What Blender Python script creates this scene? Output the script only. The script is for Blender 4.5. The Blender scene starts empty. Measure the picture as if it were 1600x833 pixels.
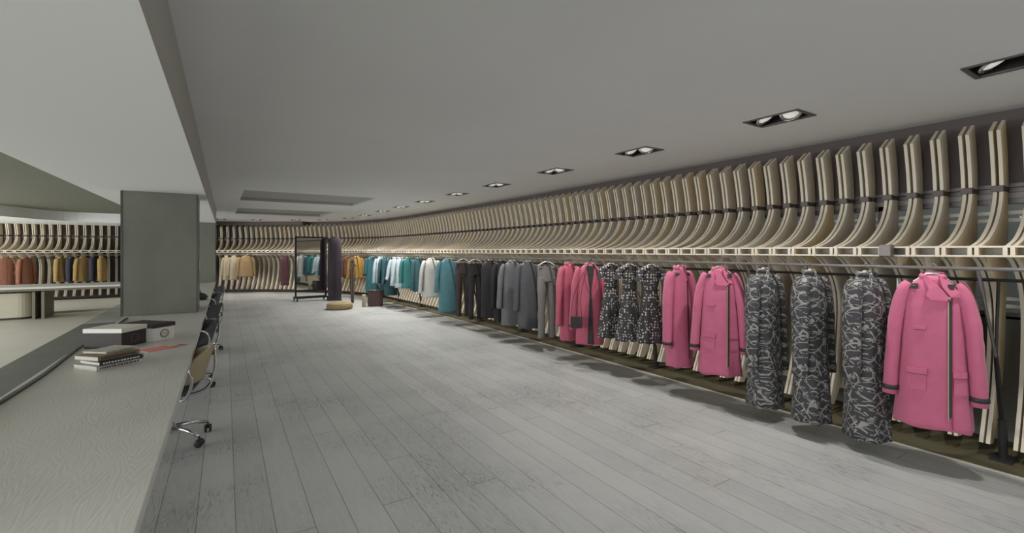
import bpy, bmesh, math, random, bisect
from mathutils import Vector, Matrix, noise
random.seed(7)
PI = math.pi
SC = bpy.context.scene
COL = SC.collection
EYE = 1.55; ZC = 2.703; ZS = 2.30; ZT = 0.75      # eye, ceiling, soffit, table heights
YAW = math.radians(32.54)

# ------------------------------------------------------------------ camera, world, light, exposure
cam = bpy.data.cameras.new('camera'); camo = bpy.data.objects.new('camera', cam); COL.objects.link(camo)
camo.location = (0, 0, EYE); camo.rotation_euler = (PI/2, 0, -YAW)
cam.sensor_width = 36; cam.lens = 36*721/1600; cam.shift_y = -(416.5-393)/1600; cam.clip_start = 0.05
SC.camera = camo
SC.view_settings.view_transform = 'Standard'; SC.view_settings.look = 'None'
SC.view_settings.gamma = 1; SC.view_settings.use_curve_mapping = False
SC.view_settings.exposure = 0.14
w = bpy.data.worlds.new('world'); SC.world = w; w.use_nodes = True
w.node_tree.nodes['Background'].inputs[0].default_value = (0.93, 0.97, 1.0, 1)
w.node_tree.nodes['Background'].inputs[1].default_value = 1.0
SC.cycles.max_bounces = 7; SC.cycles.diffuse_bounces = 5; SC.cycles.glossy_bounces = 3
SC.cycles.sample_clamp_indirect = 4.0
SPOT_W = 6.5
def area(name, loc, rot, sx, sy, power, color=(1, 1, 1)):
    l = bpy.data.lights.new(name, 'AREA'); l.shape = 'RECTANGLE'; l.size = sx; l.size_y = sy
    l.energy = power; l.color = color
    o = bpy.data.objects.new(name, l); COL.objects.link(o); o.location = loc; o.rotation_euler = rot
    return o
area('fill_rear', (1.0, -3.2, 1.5), (PI/2, 0, 0), 9, 2.6, 12, (0.97, 0.99, 1))  # added fill light behind the camera, out of view
area('fill_side', (-9.4, 9, 1.4), (PI/2, 0, -PI/2), 20, 2.4, 1120, (0.95, 0.98, 1))  # added fill from the left, out of view, lifts desk and far floor
area('fill_left_overhead', (-6.8, 7, 2.66), (0, 0, 0), 4, 9, 100)  # added overhead fill for the left floor, hidden from the camera
area('fill_desk_overhead', (-.83, -1.2, 2.28), (0, 0, 0), 1.0, 3.4, 40)  # added fill above the near desk, just out of view

# ------------------------------------------------------------------ materials
def lin(c): return tuple(((v/255)/12.92 if v/255 <= .04045 else ((v/255+.055)/1.055)**2.4) for v in c)
def mat(name, rgb, rough=.6, metal=0, spec=.3, bump=0, bscale=40, var=0, vscale=6, emis=0, objvar=0, sheen=0, stretch=None):
    m = bpy.data.materials.new(name); m.use_nodes = True; n = m.node_tree.nodes; L = m.node_tree.links
    b = n['Principled BSDF']; c = lin(rgb)
    b.inputs['Base Color'].default_value = (*c, 1); b.inputs['Roughness'].default_value = rough
    b.inputs['Metallic'].default_value = metal; b.inputs['Specular IOR Level'].default_value = spec
    if sheen: b.inputs['Sheen Weight'].default_value = sheen
    if emis:
        b.inputs['Emission Color'].default_value = (*c, 1); b.inputs['Emission Strength'].default_value = emis
    tc = n.new('ShaderNodeTexCoord'); mp = n.new('ShaderNodeMapping'); L.new(tc.outputs['Object'], mp.inputs[0])
    if stretch: mp.inputs['Scale'].default_value = stretch
    src = None
    if var or objvar:
        no = n.new('ShaderNodeTexNoise'); no.inputs['Scale'].default_value = vscale; no.inputs['Detail'].default_value = 5
        L.new(mp.outputs[0], no.inputs['Vector'])
        hs = n.new('ShaderNodeHueSaturation'); hs.inputs['Color'].default_value = (*c, 1)
        mr = n.new('ShaderNodeMapRange'); mr.inputs[3].default_value = 1-var; mr.inputs[4].default_value = 1+var
        mr.inputs[1].default_value = .3; mr.inputs[2].default_value = .7
        L.new(no.outputs[0], mr.inputs[0])
        if objvar:
            oi = n.new('ShaderNodeObjectInfo')
            m2 = n.new('ShaderNodeMapRange'); m2.inputs[3].default_value = 1-objvar; m2.inputs[4].default_value = 1+objvar
            L.new(oi.outputs['Random'], m2.inputs[0])
            mu = n.new('ShaderNodeMath'); mu.operation = 'MULTIPLY'; L.new(mr.outputs[0], mu.inputs[0]); L.new(m2.outputs[0], mu.inputs[1])
            L.new(mu.outputs[0], hs.inputs['Value'])
            m3 = n.new('ShaderNodeMapRange'); m3.inputs[3].default_value = .75; m3.inputs[4].default_value = 1.45
            mw = n.new('ShaderNodeMath'); mw.operation = 'POWER'; mw.inputs[1].default_value = 3
            L.new(oi.outputs['Random'], mw.inputs[0]); L.new(mw.outputs[0], m3.inputs[0]); L.new(m3.outputs[0], hs.inputs['Saturation'])
        else: L.new(mr.outputs[0], hs.inputs['Value'])
        L.new(hs.outputs[0], b.inputs['Base Color'])
    if bump:
        nb = n.new('ShaderNodeTexNoise'); nb.inputs['Scale'].default_value = bscale; nb.inputs['Detail'].default_value = 4
        L.new(mp.outputs[0], nb.inputs['Vector'])
        bp = n.new('ShaderNodeBump'); bp.inputs['Strength'].default_value = bump; bp.inputs['Distance'].default_value = .01
        L.new(nb.outputs[0], bp.inputs['Height']); L.new(bp.outputs[0], b.inputs['Normal'])
    return m
M = {}
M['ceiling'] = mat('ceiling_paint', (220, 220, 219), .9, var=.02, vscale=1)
M['ceiling_shaded'] = mat('ceiling_shade_tone', (114, 115, 101), .9, var=.03, vscale=1)  # dimmer light on the left ceiling, painted into its colour
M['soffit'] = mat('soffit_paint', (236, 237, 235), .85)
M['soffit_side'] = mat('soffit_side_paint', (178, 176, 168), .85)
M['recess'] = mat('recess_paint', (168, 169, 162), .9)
M['dark_wall'] = mat('dark_wall_paint', (96, 87, 86), .7, var=.06, vscale=2)
M['green_wall'] = mat('dark_green_panel', (98, 98, 88), .6, var=.06, vscale=2)
M['strip'] = mat('olive_floor_strip', (86, 80, 60), .65, var=.12, vscale=5, bump=.1)
M['strip_edge'] = mat('pale_edge_trim', (190, 185, 170), .5)
M['wood'] = mat('plywood_face', (206, 193, 169), .5, var=.07, vscale=5, objvar=.07, stretch=(8, 8, 1))
M['wood_rim'] = mat('plywood_cut_edge', (202, 193, 175), .5, var=.04, vscale=8)
M['wood_edge'] = mat('ledge_board_wood', (204, 197, 182), .5, var=.05, vscale=4)
M['black'] = mat('black_metal', (50, 48, 48), .45, metal=.3)
M['steel'] = mat('brushed_steel', (150, 150, 150), .32, metal=.8)
M['chrome'] = mat('chrome', (215, 215, 215), .12, metal=1)
M['joint'] = mat('dark_bronze_joint', (84, 76, 72), .45, metal=.2)
M['leg_taupe'] = mat('taupe_panel', (124, 116, 102), .6)
M['slot'] = mat('dark_slot', (168, 160, 148), .5)
M['rail_metal'] = mat('grey_window_metal', (104, 98, 95), .4, metal=.4)
M['column'] = mat('green_grey_column_panel', (112, 113, 102), .42, var=.12, vscale=2.5, bump=.05, bscale=8, stretch=(1, 1, .5))
M['column_trim'] = mat('column_corner_metal', (80, 82, 78), .3, metal=.6)
M['white'] = mat('white_card', (226, 222, 214), .6)
M['blackcard'] = mat('black_card', (62, 56, 53), .6)
M['cream'] = mat('cream_lacquer', (184, 178, 158), .45, var=.03)
M['rubber'] = mat('caster_rubber', (48, 46, 44), .6)
M['pink'] = mat('pink_wool', (190, 102, 130), .9, spec=.1, bump=.25, bscale=160, var=.05, vscale=10, sheen=.2)
M['pink2'] = mat('rose_pink_wool', (184, 94, 114), .9, spec=.1, bump=.25, bscale=160, var=.05, vscale=10, sheen=.2)
M['pink_seam_shade'] = mat('pink_seam_and_shade_line', (140, 66, 90), .9)  # front seam tone, also the painted shadow lines at pockets and welt
M['leather'] = mat('black_leather', (52, 50, 48), .4, bump=.1, bscale=80)
M['zip'] = mat('zip_teeth', (170, 160, 130), .3, metal=.7)
M['lining'] = mat('dark_lining', (60, 52, 54), .7)
def cloth(name, rgb, **k): M[name] = mat(name+'_cloth', rgb, .85, spec=.1, bump=.2, bscale=90, var=.08, vscale=9, **k)
cloth('teal', (66, 112, 118)); cloth('dteal', (62, 92, 98)); cloth('turq', (88, 130, 138)); cloth('greenteal', (66, 120, 118))
cloth('offwhite', (196, 194, 188)); cloth('paleblue', (182, 192, 196)); cloth('nearblack', (56, 54, 55)); cloth('brownblack', (72, 64, 64))
cloth('grey', (118, 118, 120)); cloth('dgrey', (92, 92, 95)); cloth('tgrey', (124, 122, 120)); cloth('mustard', (172, 134, 74))
cloth('brown', (112, 82, 70)); cloth('rust', (132, 92, 74)); cloth('yellow', (152, 126, 82)); cloth('orange', (180, 112, 84))
cloth('creamcloth', (158, 146, 122)); cloth('tan', (142, 118, 86)); cloth('burgundy', (88, 60, 66)); cloth('plum', (62, 56, 61))
cloth('navy', (62, 60, 70))
M['hanger_wood'] = mat('pale_hanger_wood', (205, 196, 176), .5)
M['hanger_white'] = mat('white_hanger', (220, 216, 214), .4)
M['seat_tan'] = mat('tan_seat_leather', (168, 156, 126), .5, bump=.05)
M['seat_black'] = mat('black_chair_shell', (52, 50, 50), .45)
M['bulb'] = mat('frosted_lamp_glass', (235, 235, 230), .3, emis=.35)
M['basket'] = mat('woven_straw', (150, 132, 98), .8, bump=.8, bscale=60, var=.2, vscale=30)
M['case'] = mat('dark_brown_leather_case', (70, 56, 54), .5, var=.1)
M['branch'] = mat('dried_branches', (96, 82, 74), .8, var=.3, vscale=30)
M['outside'] = mat('street_grey', (168, 172, 168), .8, var=.15, vscale=.8)
M['redcard'] = mat('coral_card', (226, 140, 128), .6); M['orangecard'] = mat('orange_card', (226, 160, 100), .6)
M['bluecard'] = mat('blue_card', (110, 130, 170), .6); M['tanpaper'] = mat('brown_book_cloth', (140, 122, 96), .7, var=.2, vscale=20)
M['paper'] = mat('paper_edges', (196, 192, 182), .8, var=.06, vscale=3, stretch=(1, 1, 120)); M['navybook'] = mat('navy_book_cover', (52, 60, 66), .5)
M['coverart'] = mat('printed_cover', (190, 186, 176), .5, var=.25, vscale=22)

def pattern_dots():
    m = bpy.data.materials.new('dotted_fabric'); m.use_nodes = True; n = m.node_tree.nodes; L = m.node_tree.links
    b = n['Principled BSDF']; b.inputs['Roughness'].default_value = .8
    tc = n.new('ShaderNodeTexCoord'); v = n.new('ShaderNodeTexVoronoi'); v.inputs['Scale'].default_value = 30; v.inputs['Randomness'].default_value = .5
    r = n.new('ShaderNodeValToRGB'); r.color_ramp.interpolation = 'CONSTANT'
    r.color_ramp.elements[0].color = (*lin((196, 190, 182)), 1); r.color_ramp.elements[1].position = .31; r.color_ramp.elements[1].color = (*lin((58, 55, 58)), 1)
    L.new(tc.outputs['Object'], v.inputs['Vector']); L.new(v.outputs['Distance'], r.inputs[0]); L.new(r.outputs[0], b.inputs['Base Color'])
    return m
M['dots'] = pattern_dots()
def pattern_scribble():
    m = bpy.data.materials.new('scribble_check_fabric'); m.use_nodes = True; n = m.node_tree.nodes; L = m.node_tree.links
    b = n['Principled BSDF']; b.inputs['Roughness'].default_value = .7
    tc = n.new('ShaderNodeTexCoord'); no = n.new('ShaderNodeTexNoise'); no.inputs['Scale'].default_value = 6
    sep = n.new('ShaderNodeSeparateXYZ'); L.new(tc.outputs['Object'], sep.inputs[0]); L.new(tc.outputs['Object'], no.inputs['Vector'])
    def M2(op, a, bb):
        x = n.new('ShaderNodeMath'); x.operation = op
        for i, q in enumerate((a, bb)):
            if q is None: continue
            if isinstance(q, (int, float)): x.inputs[i].default_value = q
            else: L.new(q, x.inputs[i])
        return x.outputs[0]
    xy = M2('ADD', sep.outputs[0], M2('MULTIPLY', sep.outputs[1], .9))
    tot = None
    for s1, s2, wob, frq, th in ((1.25, .95, .09, 8, .05), (-1.3, .9, .09, 9, .05), (.7, 1.2, .12, 12, .04), (-.8, 1.1, .13, 13, .04), (1.5, .35, .10, 7, .035)):
        f = M2('ADD', M2('MULTIPLY', xy, s1), M2('MULTIPLY', sep.outputs[2], s2))
        f = M2('ADD', f, M2('MULTIPLY', no.outputs[0], wob))
        fr = M2('FRACT', M2('MULTIPLY', f, frq), None)
        ln = M2('LESS_THAN', M2('ABSOLUTE', M2('SUBTRACT', fr, .5), None), th)
        tot = ln if tot is None else M2('MAXIMUM', tot, ln)
    n2 = n.new('ShaderNodeTexNoise'); n2.inputs['Scale'].default_value = 30; L.new(tc.outputs['Object'], n2.inputs['Vector'])
    mask = M2('GREATER_THAN', n2.outputs[0], .44)
    k = M2('MULTIPLY', tot, mask)
    mx = n.new('ShaderNodeMix'); mx.data_type = 'RGBA'; L.new(k, mx.inputs[0])
    mx.inputs[6].default_value = (*lin((58, 57, 60)), 1); mx.inputs[7].default_value = (*lin((150, 147, 142)), 1)
    L.new(mx.outputs[2], b.inputs['Base Color']); return m
M['scribble'] = pattern_scribble()

def plank_material():
    m = bpy.data.materials.new('grey_painted_planks'); m.use_nodes = True; n = m.node_tree.nodes; L = m.node_tree.links
    b = n['Principled BSDF']
    tc = n.new('ShaderNodeTexCoord'); mp = n.new('ShaderNodeMapping'); L.new(tc.outputs['Object'], mp.inputs[0])
    mp.inputs['Rotation'].default_value = (0, 0, math.radians(.7))
    sep = n.new('ShaderNodeSeparateXYZ'); L.new(mp.outputs[0], sep.inputs[0])
    def mt(op, a, bb=None, cc=None):
        x = n.new('ShaderNodeMath'); x.operation = op
        for i, q in enumerate((a, bb, cc)):
            if q is None: continue
            if isinstance(q, (int, float)): x.inputs[i].default_value = q
            else: L.new(q, x.inputs[i])
        return x.outputs[0]
    W = .1915
    u = mt('DIVIDE', mt('SUBTRACT', sep.outputs[0], .05), W)
    idx = mt('FLOOR', u); fu = mt('FRACT', u)
    wn = n.new('ShaderNodeTexWhiteNoise'); wn.noise_dimensions = '1D'; L.new(idx, wn.inputs['W'])
    v = mt('ADD', mt('DIVIDE', sep.outputs[1], 2.9), mt('MULTIPLY', wn.outputs[0], 7.0))
    iv = mt('FLOOR', v); fv = mt('FRACT', v)
    wn2 = n.new('ShaderNodeTexWhiteNoise'); wn2.noise_dimensions = '2D'
    cb = n.new('ShaderNodeCombineXYZ'); L.new(idx, cb.inputs[0]); L.new(iv, cb.inputs[1]); L.new(cb.outputs[0], wn2.inputs['Vector'])
    eu = mt('MINIMUM', fu, mt('SUBTRACT', 1, fu)); ev = mt('MINIMUM', fv, mt('SUBTRACT', 1, fv))
    seam = mt('MAXIMUM', mt('LESS_THAN', eu, .011), mt('LESS_THAN', ev, .0009))
    # grain
    cg = n.new('ShaderNodeCombineXYZ'); L.new(mt('ADD', sep.outputs[0], mt('MULTIPLY', wn2.outputs[0], 30)), cg.inputs[0])
    L.new(mt('MULTIPLY', sep.outputs[1], .09), cg.inputs[1]); L.new(mt('MULTIPLY', wn2.outputs[0], 9), cg.inputs[2])
    g = n.new('ShaderNodeTexNoise'); g.inputs['Scale'].default_value = 9; g.inputs['Detail'].default_value = 3; L.new(cg.outputs[0], g.inputs['Vector'])
    rings = mt('FRACT', mt('MULTIPLY', g.outputs[0], 26)); rings = mt('ABSOLUTE', mt('SUBTRACT', rings, .5))
    g2 = n.new('ShaderNodeTexNoise'); g2.inputs['Scale'].default_value = 1.1; g2.inputs['Detail'].default_value = 4; L.new(mp.outputs[0], g2.inputs['Vector'])
    g3 = n.new('ShaderNodeTexNoise'); g3.inputs['Scale'].default_value = 55; g3.inputs['Detail'].default_value = 2; L.new(cg.outputs[0], g3.inputs['Vector'])
    wear = n.new('ShaderNodeMapRange'); wear.inputs[1].default_value = .46; wear.inputs[2].default_value = .68; L.new(g2.outputs[0], wear.inputs[0])
    gr = mt('MULTIPLY', mt('MULTIPLY', mt('GREATER_THAN', rings, .36), mt('ADD', mt('MULTIPLY', wear.outputs[0], .38), .04)), 1)
    val = mt('ADD', mt('ADD', .88, mt('MULTIPLY', wn2.outputs[0], .10)), mt('MULTIPLY', mt('SUBTRACT', g3.outputs[0], .5), .22))
    val = mt('ADD', val, mt('MULTIPLY', mt('SUBTRACT', g2.outputs[0], .5), -.28))
    val = mt('MULTIPLY', val, mt('SUBTRACT', 1, gr))
    val = mt('MULTIPLY', val, mt('SUBTRACT', 1, mt('MULTIPLY', seam, .62)))
    mx = n.new('ShaderNodeMix'); mx.data_type = 'RGBA'; mx.inputs[6].default_value = (0, 0, 0, 1); mx.inputs[7].default_value = (*lin((176, 177, 174)), 1)
    L.new(val, mx.inputs[0]); L.new(mx.outputs[2], b.inputs['Base Color'])
    L.new(mt('ADD', .36, mt('MULTIPLY', g3.outputs[0], .18)), b.inputs['Roughness']); b.inputs['Specular IOR Level'].default_value = .35
    bp = n.new('ShaderNodeBump'); bp.inputs['Strength'].default_value = .25; bp.inputs['Distance'].default_value = .004
    L.new(mt('SUBTRACT', mt('MULTIPLY', g3.outputs[0], .3), mt('ADD', seam, mt('MULTIPLY', gr, .8))), bp.inputs['Height']); L.new(bp.outputs[0], b.inputs['Normal'])
    return m
M['planks'] = plank_material()
def table_material():
    m = mat('limed_oak_tabletop', (206, 204, 196), .36, spec=.4, var=.05, vscale=2.2)
    n = m.node_tree.nodes; L = m.node_tree.links; b = n['Principled BSDF']
    tc = n.new('ShaderNodeTexCoord'); mp = n.new('ShaderNodeMapping'); mp.inputs['Scale'].default_value = (1, .12, 1); L.new(tc.outputs['Object'], mp.inputs[0])
    no = n.new('ShaderNodeTexNoise'); no.inputs['Scale'].default_value = 5; no.inputs['Detail'].default_value = 3; L.new(mp.outputs[0], no.inputs['Vector'])
    mu = n.new('ShaderNodeMath'); mu.operation = 'MULTIPLY'; mu.inputs[1].default_value = 260; L.new(no.outputs[0], mu.inputs[0])
    si = n.new('ShaderNodeMath'); si.operation = 'SINE'; L.new(mu.outputs[0], si.inputs[0])
    bp = n.new('ShaderNodeBump'); bp.inputs['Strength'].default_value = .05; bp.inputs['Distance'].default_value = .004
    L.new(si.outputs[0], bp.inputs['Height']); L.new(bp.outputs[0], b.inputs['Normal']); return m
M['table'] = table_material()
M['leftfloor'] = mat('pale_screed_floor', (205, 202, 190), .4, var=.04, vscale=.8)
M['darkfloor'] = mat('dark_grey_floor_band', (104, 106, 100), .5, var=.08, vscale=1.5)
M['mirror'] = mat('mirror_glass', (190, 190, 190), .03, metal=1)
def glass():
    m = bpy.data.materials.new('window_glass'); m.use_nodes = True; n = m.node_tree.nodes; L = m.node_tree.links
    n.remove(n['Principled BSDF']); o = n['Material Output']
    t = n.new('ShaderNodeBsdfTransparent'); t.inputs[0].default_value = (.74, .75, .74, 1); g = n.new('ShaderNodeBsdfGlossy'); g.inputs['Roughness'].default_value = .03
    mx = n.new('ShaderNodeMixShader'); fr = n.new('ShaderNodeFresnel'); fr.inputs[0].default_value = 1.5
    L.new(fr.outputs[0], mx.inputs[0]); L.new(t.outputs[0], mx.inputs[1]); L.new(g.outputs[0], mx.inputs[2]); L.new(mx.outputs[0], o.inputs[0]); return m
M['glass'] = glass()

# ------------------------------------------------------------------ object helpers
def obj(name, bm, m, parent=None, smooth=False, loc=None):
    me = bpy.data.meshes.new(name); bmesh.ops.recalc_face_normals(bm, faces=bm.faces[:]); bm.to_mesh(me); bm.free()
    mm = m if isinstance(m, (list, tuple)) else [m]
    for x in mm: me.materials.append(M[x] if isinstance(x, str) else x)
    if smooth:
        for p in me.polygons: p.use_smooth = True
    o = bpy.data.objects.new(name, me); COL.objects.link(o)
    if parent: o.parent = parent
    if loc: o.location = loc
    return o
def thing(name, label, cat, loc=(0, 0, 0), rz=0, group=None):
    o = bpy.data.objects.new(name, None); COL.objects.link(o); o.empty_display_size = .1
    o.location = loc; o.rotation_euler = (0, 0, rz); o['label'] = label; o['category'] = cat
    if group: o['group'] = group
    return o
def tag(o, label, cat, group=None):
    o['label'] = label; o['category'] = cat
    if group: o['group'] = group
    return o
def struct(name, bm, m, **k):
    o = obj(name, bm, m, **k); o['kind'] = 'structure'; return o
def copy_tree(o, parent=None):
    c = o.copy(); COL.objects.link(c)
    if parent: c.parent = parent
    for ch in list(o.children): copy_tree(ch, c)
    return c
def N(): return bmesh.new()
def box(bm, x0, x1, y0, y1, z0, z1, bev=0, mi=0, mtx=None):
    r = bmesh.ops.create_cube(bm, size=1); vs = r['verts']
    bmesh.ops.transform(bm, matrix=Matrix.Translation(((x0+x1)/2, (y0+y1)/2, (z0+z1)/2)) @ Matrix.Diagonal((abs(x1-x0), abs(y1-y0), abs(z1-z0), 1)), verts=vs)
    fs = set(f for v in vs for f in v.link_faces)
    if bev:
        es = list(set(e for v in vs for e in v.link_edges)); rr = bmesh.ops.bevel(bm, geom=es, offset=bev, segments=2, affect='EDGES', profile=.5)
        vs = rr['verts'] if rr['verts'] else vs; fs = set(rr['faces']) | set(f for f in fs if f.is_valid)
        vs = list(set(v for f in fs for v in f.verts))
    for f in fs: f.material_index = mi
    if mtx: bmesh.ops.transform(bm, matrix=mtx, verts=list(vs))
    return bm
def prism(bm, pts, y0, y1, rim=0):
    """polygon in (x,z), extruded along y"""
    a = [bm.verts.new((p[0], y0, p[1])) for p in pts]; b = [bm.verts.new((p[0], y1, p[1])) for p in pts]
    bm.faces.new(a); bm.faces.new(b[::-1])
    for i in range(len(pts)):
        j = (i+1) % len(pts); f = bm.faces.new((a[i], b[i], b[j], a[j])); f.material_index = rim
    return bm
def slab(bm, pts, z0, z1):
    a = [bm.verts.new((p[0], p[1], z0)) for p in pts]; b = [bm.verts.new((p[0], p[1], z1)) for p in pts]
    bm.faces.new(a); bm.faces.new(b[::-1])
    for i in range(len(pts)):
        j = (i+1) % len(pts); bm.faces.new((a[i], b[i], b[j], a[j]))
    return bm
def tube(bm, pts, r, seg=8, closed=False, cap=True):
    P_ = [Vector(p) for p in pts]; n = len(P_); rings = []
    rr = r if isinstance(r, (list, tuple)) else [r]*n
    up = Vector((0, 0, 1)); prev = None
    for i, p in enumerate(P_):
        if closed: t = P_[(i+1) % n]-P_[i-1]
        else: t = P_[min(i+1, n-1)]-P_[max(i-1, 0)]
        if t.length < 1e-9: t = Vector((0, 0, 1))
        t.normalize()
        if prev is None: a = t.cross(up if abs(t.z) < .9 else Vector((1, 0, 0)))
        else: a = prev - t*prev.dot(t)
        if a.length < 1e-6: a = t.cross(Vector((1, 0, 0)))
        a.normalize(); prev = a; b = t.cross(a)
        rings.append([bm.verts.new(p+(a*math.cos(2*PI*k/seg)+b*math.sin(2*PI*k/seg))*rr[i]) for k in range(seg)])
    m = n if closed else n-1
    for i in range(m):
        A, B = rings[i], rings[(i+1) % n]
        for k in range(seg): bm.faces.new((A[k], A[(k+1) % seg], B[(k+1) % seg], B[k]))
    if cap and not closed: bm.faces.new(rings[0]); bm.faces.new(rings[-1][::-1])
    return bm
def lathe(bm, prof, seg=20, c=(0, 0, 0), axis='z', sx=1, sy=1):
    rings = []
    for r, h in prof:
        ring = []
        for k in range(seg):
            a = 2*PI*k/seg; x, y = r*math.cos(a)*sx, r*math.sin(a)*sy
            v = (x, y, h) if axis == 'z' else ((h, x, y) if axis == 'x' else (x, h, y))
            ring.append(bm.verts.new((v[0]+c[0], v[1]+c[1], v[2]+c[2])))
        rings.append(ring)
    for A, B in zip(rings, rings[1:]):
        for k in range(seg): bm.faces.new((A[k], A[(k+1) % seg], B[(k+1) % seg], B[k]))
    bm.faces.new(rings[0][::-1]); bm.faces.new(rings[-1]); return bm
def cat(P_, n=8):
    out = []
    for i in range(len(P_)-1):
        p0, p1, p2, p3 = P_[max(i-1, 0)], P_[i], P_[i+1], P_[min(i+2, len(P_)-1)]
        for k in range(n):
            t = k/n
            out.append(tuple(.5*((2*b)+(-a+c)*t+(2*a-5*b+4*c-d)*t*t+(-a+3*b-3*c+d)*t**3) for a, b, c, d in zip(p0, p1, p2, p3)))
    out.append(tuple(P_[-1])); return out

# the curved line of the floor edge along the rib wall
CP = [(4.63,-2.5),(4.63,0),(4.63,2.7),(4.63,5.4),(4.63,8),(4.56,10.5),(4.46,12.9),(4.30,15.4),(3.95,16.9),(3.3,18.1),(2.4,19.0),(1.3,19.9),(0.2,20.5),(-1,20.6),(-2.5,20.1),(-4.5,20.0),(-6.2,20.2),(-8,20.6),(-9.5,21)]
PP = cat(CP, 40); SS = [0]
for a_, b_ in zip(PP, PP[1:]): SS.append(SS[-1]+math.dist(a_, b_))
LEN = SS[-1]
def at(s, off=0):
    i = min(max(bisect.bisect(SS, s)-1, 0), len(PP)-2); t = (s-SS[i])/(SS[i+1]-SS[i])
    x = PP[i][0]+t*(PP[i+1][0]-PP[i][0]); y = PP[i][1]+t*(PP[i+1][1]-PP[i][1])
    a = PP[max(i-3, 0)]; b = PP[min(i+4, len(PP)-1)]; tx, ty = b[0]-a[0], b[1]-a[1]; l = math.hypot(tx, ty); tx /= l; ty /= l
    return x+ty*off, y-tx*off, math.atan2(-tx, ty)
def sweep(bm, prof, s0, s1, step=.25):
    """closed cross section (offset,z) carried along the wall line"""
    n = max(1, int((s1-s0)/step)); rings = []
    for i in range(n+1):
        s = s0+(s1-s0)*i/n; rings.append([bm.verts.new((*at(s, o)[:2], z)) for o, z in prof])
    m = len(prof)
    for A, B in zip(rings, rings[1:]):
        for k in range(m): bm.faces.new((A[k], A[(k+1) % m], B[(k+1) % m], B[k]))
    bm.faces.new(rings[0]); bm.faces.new(rings[-1][::-1]); return bm
def rect(o0, o1, z0, z1): return [(o0, z0), (o1, z0), (o1, z1), (o0, z1)]
G7 = math.radians(.7)
def RT(x, y): return (x*math.cos(G7)+y*math.sin(G7), -x*math.sin(G7)+y*math.cos(G7))   # the desk line is turned slightly

# ------------------------------------------------------------------ structure
# floors
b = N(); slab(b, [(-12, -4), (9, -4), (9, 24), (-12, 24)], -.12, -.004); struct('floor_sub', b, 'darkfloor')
b = N(); slab(b, [(-2.43, -4), (9, -4), (9, 24), (-2.43, 24)], -.1, 0); struct('floor', b, 'planks')
b = N(); slab(b, [(-12, -4), (-2.43, -4), (-2.43, 24), (-12, 24)], -.1, .002); struct('floor_left', b, 'leftfloor')
b = N(); slab(b, [(-2.43, -4), (-.75, -4), (-.75, 13.2), (-2.43, 13.2)], -.01, .003); struct('floor_band', b, 'darkfloor')  # darker grey tone beside and under the desk
b = N(); sweep(b, rect(0, 1.6, -.02, .004), 0, LEN); struct('floor_strip', b, 'strip')
b = N(); sweep(b, rect(-.016, 0, -.02, .008), 0, LEN); struct('trim_1', b, 'strip_edge')
b = N(); slab(b, [(-6.8, 15.3), (-1.2, 16.2), (-1.2, 16.32), (-6.8, 15.42)], 0, .05); struct('trim_2', b, 'cream')

# main ceiling with openings for recesses and downlights
DL = [(4.10, .70), (4.10, 2.13), (4.10, 3.70), (4.08, 5.25), (4.08, 6.9), (4.05, 8.4), (4.03, 10.05), (4.0, 11.6), (3.98, 13.1), (3.95, 14.9), (3.8, 16.4), (3.2, 17.7), (2.4, 18.4), (1.2, 19.1), (0.1, 19.4)]
DLX, DLY = .145, .22
holes = [(x-DLX, x+DLX, y-DLY, y+DLY) for x, y in DL]
REC = [(.42, 2.88, 10.0, 12.0), (.45, 2.85, 14.2, 16.3)]
def ceil_cells(bm, x0, x1, y0, y1, hs, z):
    ys = sorted({y0, y1, *[h[2] for h in hs], *[h[3] for h in hs]})
    for ya, yb in zip(ys, ys[1:]):
        my = (ya+yb)/2; act = sorted([h for h in hs if h[2] < my < h[3]]); cur = x0
        for h in act+[(x1, x1, 0, 0)]:
            if h[0] > cur: bm.faces.new([bm.verts.new(p) for p in ((cur, ya, z), (h[0], ya, z), (h[0], yb, z), (cur, yb, z))])
            cur = h[1]
b = N(); ceil_cells(b, -.8, 5.62, -4, 24, holes+REC, ZC); struct('ceiling', b, 'ceiling')
b = N(); ceil_cells(b, -12, -.8, -4, 24, [], ZC); struct('ceiling_left', b, 'ceiling_shaded')  # shaded look comes from the darker colour
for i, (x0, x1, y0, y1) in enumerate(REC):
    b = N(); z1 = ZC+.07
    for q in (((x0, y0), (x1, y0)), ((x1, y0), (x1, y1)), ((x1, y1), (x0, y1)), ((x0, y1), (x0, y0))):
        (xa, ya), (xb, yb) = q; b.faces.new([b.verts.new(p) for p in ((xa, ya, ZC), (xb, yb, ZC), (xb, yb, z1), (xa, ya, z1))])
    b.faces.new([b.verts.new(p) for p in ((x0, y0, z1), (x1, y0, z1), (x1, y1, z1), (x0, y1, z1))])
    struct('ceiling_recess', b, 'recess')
# dropped soffit over the desk
b = N(); slab(b, [RT(-1.44, -4), RT(-.22, -4), RT(-.22, 15.6), RT(-1.44, 15.6)], ZS, ZS+.012); struct('ceiling_soffit', b, 'soffit')
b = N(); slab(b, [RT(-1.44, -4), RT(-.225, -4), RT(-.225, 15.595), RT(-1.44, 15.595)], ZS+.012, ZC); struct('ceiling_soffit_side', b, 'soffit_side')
b = N(); slab(b, [RT(-.222, -4), RT(-.212, -4), RT(-.212, 15.6), RT(-.222, 15.6)], ZS+.002, ZS+.016); struct('trim_3', b, 'slot')
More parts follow.
